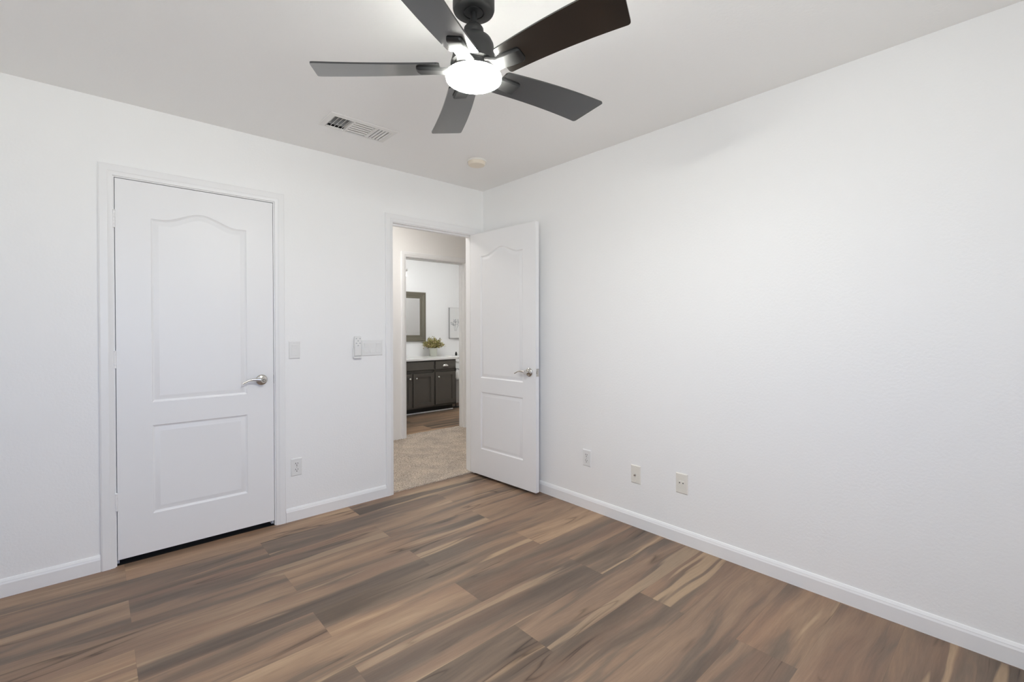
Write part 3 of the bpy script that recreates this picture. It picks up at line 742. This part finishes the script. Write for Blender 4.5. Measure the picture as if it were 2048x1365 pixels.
# potted plant
px_, py_ = 1.412, 3.05
pl = thing('potted_plant', 'olive and brown leafy plant in a pale pot on the countertop', 'potted plant', (px_, py_, 0.805))
bm = B(); add_lathe(bm, [(0.050, 0.0), (0.053, 0.004), (0.0665, 0.128), (0.068, 0.134), (0.064, 0.135), (0.060, 0.120), (0.010, 0.118)], seg=32); obj('pot', bm, M_POT, pl, smooth=50)
random.seed(21)
bms = B(); bml = B(); mats_idx = []
for i in range(90):
    a = random.uniform(0, 2*PI); el_ = math.asin(random.uniform(-0.35, 1.0)); rr = random.uniform(0.55, 1.0) if i > 14 else random.uniform(1.0, 1.22)
    tip = Vector((0.182*rr*math.cos(a)*math.cos(el_), 0.115*rr*math.sin(a)*math.cos(el_), 0.180+0.112*rr*math.sin(el_)))
    basep = Vector((0.025*math.cos(a), 0.025*math.sin(a), 0.115)); midp = basep.lerp(tip, .5)+Vector((0, 0, 0.045))
    pts = [(1-s)**2*basep+2*s*(1-s)*midp+s*s*tip for s in [k/5 for k in range(6)]]
    add_tube(bms, pts, [0.0016]*5+[0.0008], 5)
    for k in range(26):
        s = random.uniform(.40, 1.06); c = (1-s)**2*basep+2*s*(1-s)*midp+s*s*tip + Vector([random.gauss(0, .012) for _ in range(3)])
        d = Vector((random.gauss(0, 1), random.gauss(0, 1), random.gauss(.2, .8))).normalized(); sd = d.cross(Vector([random.gauss(0, 1) for _ in range(3)])).normalized()
        L_ = random.uniform(.014, .027); W_ = L_*random.uniform(.30, .44); nn = d.cross(sd)*L_*.18
        q = [c, c+d*L_*.5+sd*W_+nn, c+d*L_, c+d*L_*.5-sd*W_+nn]
        if c.y + L_ > 0.145 or c.z < 0.10: continue
        f = bml.faces.new([bml.verts.new(v) for v in q])
        lowf = max(0, 1-(c.z-.11)/.10); left_ = max(0, -c.x/.15); edge_ = max(0, rr-0.95)*6
        f.material_index = random.choices(range(4), [5, 1.2+3.0*lowf*left_+.6*lowf, .5+1.6*lowf*left_+edge_, 1.9])[0]
obj('stems', bms, M_STEM, pl)
fo = obj('foliage', bml, M_LEAF, pl)

# toilet past the vanity
to = thing('toilet', 'white toilet tank edge showing past the vanity end', 'toilet', (1.95, 3.0, 0))
bm = B(); add_box(bm, -0.222, 0.222, -0.005, 0.180, 0.40, 0.762, 0.02, 3); obj('tank', bm, M_PORC, to, smooth=40)
bm = B(); add_box(bm, -0.232, 0.232, -0.016, 0.188, 0.763, 0.800, 0.010, 3); obj('tank_lid', bm, M_PORC, to, smooth=40)
def oval(bm, rows_):
    prev = None
    for cy0, rx, ry, z in rows_:
        ring = [bm.verts.new((rx*math.cos(2*PI*i/36), cy0+ry*math.sin(2*PI*i/36), z)) for i in range(36)]
        if prev:
            for i in range(36): bm.faces.new((prev[i], prev[(i+1) % 36], ring[(i+1) % 36], ring[i]))
        else: bm.faces.new(ring[::-1])
        prev = ring
    bm.faces.new(prev)
bm = B(); oval(bm, [(-0.13, 0.12, 0.20, 0.0), (-0.13, 0.11, 0.19, 0.10), (-0.19, 0.13, 0.21, 0.22), (-0.24, 0.18, 0.24, 0.36), (-0.24, 0.182, 0.245, 0.395)]); obj('bowl', bm, M_PORC, to, smooth=50)
bm = B(); oval(bm, [(-0.245, 0.178, 0.242, 0.397), (-0.245, 0.185, 0.248, 0.405), (-0.245, 0.183, 0.246, 0.425), (-0.245, 0.16, 0.22, 0.434)]); obj('seat_lid', bm, M_PORC, to, smooth=50)
bm = B(); add_lathe(bm, [(0.012, 0.0), (0.012, 0.012)], (-0.16, -0.005, 0.71), '-y', 16); add_tube(bm, [(-0.16, -0.017, 0.71), (-0.12, -0.022, 0.705), (-0.09, -0.022, 0.70)], 0.006); obj('flush_handle', bm, M_NICK, to, smooth=50)
# dark ornament on the tank and paper stand beside the vanity
bm = B(); add_lathe(bm, [(0.015, 0.0), (0.018, 0.005), (0.017, 0.04), (0.009, 0.052), (0.009, 0.062)], seg=24)
o = obj('bottle', bm, M_BLACK, None, smooth=40, loc=(1.832, 3.03, 0.8005)); tag(o, 'small dark bottle standing on the toilet tank lid', 'bottle')
ps = thing('paper_stand', 'black paper stand glimpsed between the vanity end and the doorway edge', 'stand', (1.703, 2.86, 0))
bm = B(); add_lathe(bm, [(0.065, 0.0), (0.066, 0.008), (0.012, 0.014), (0.006, 0.02)], seg=28); obj('stand_base', bm, M_BLACK, ps, smooth=40)
bm = B(); add_tube(bm, [(0, 0, 0.012), (0, 0, 0.62)], 0.007, 12); add_tube(bm, [(0, 0, 0.60), (0.03, -0.02, 0.605), (0.05, -0.035, 0.59)], 0.005, 8); obj('pole', bm, M_BLACK, ps, smooth=50)
bm = B(); add_lathe(bm, [(0.010, 0.462), (0.050, 0.462), (0.052, 0.47), (0.052, 0.556), (0.050, 0.562), (0.010, 0.562)], seg=28); obj('paper_roll', bm, M_PAPER, ps, smooth=40)
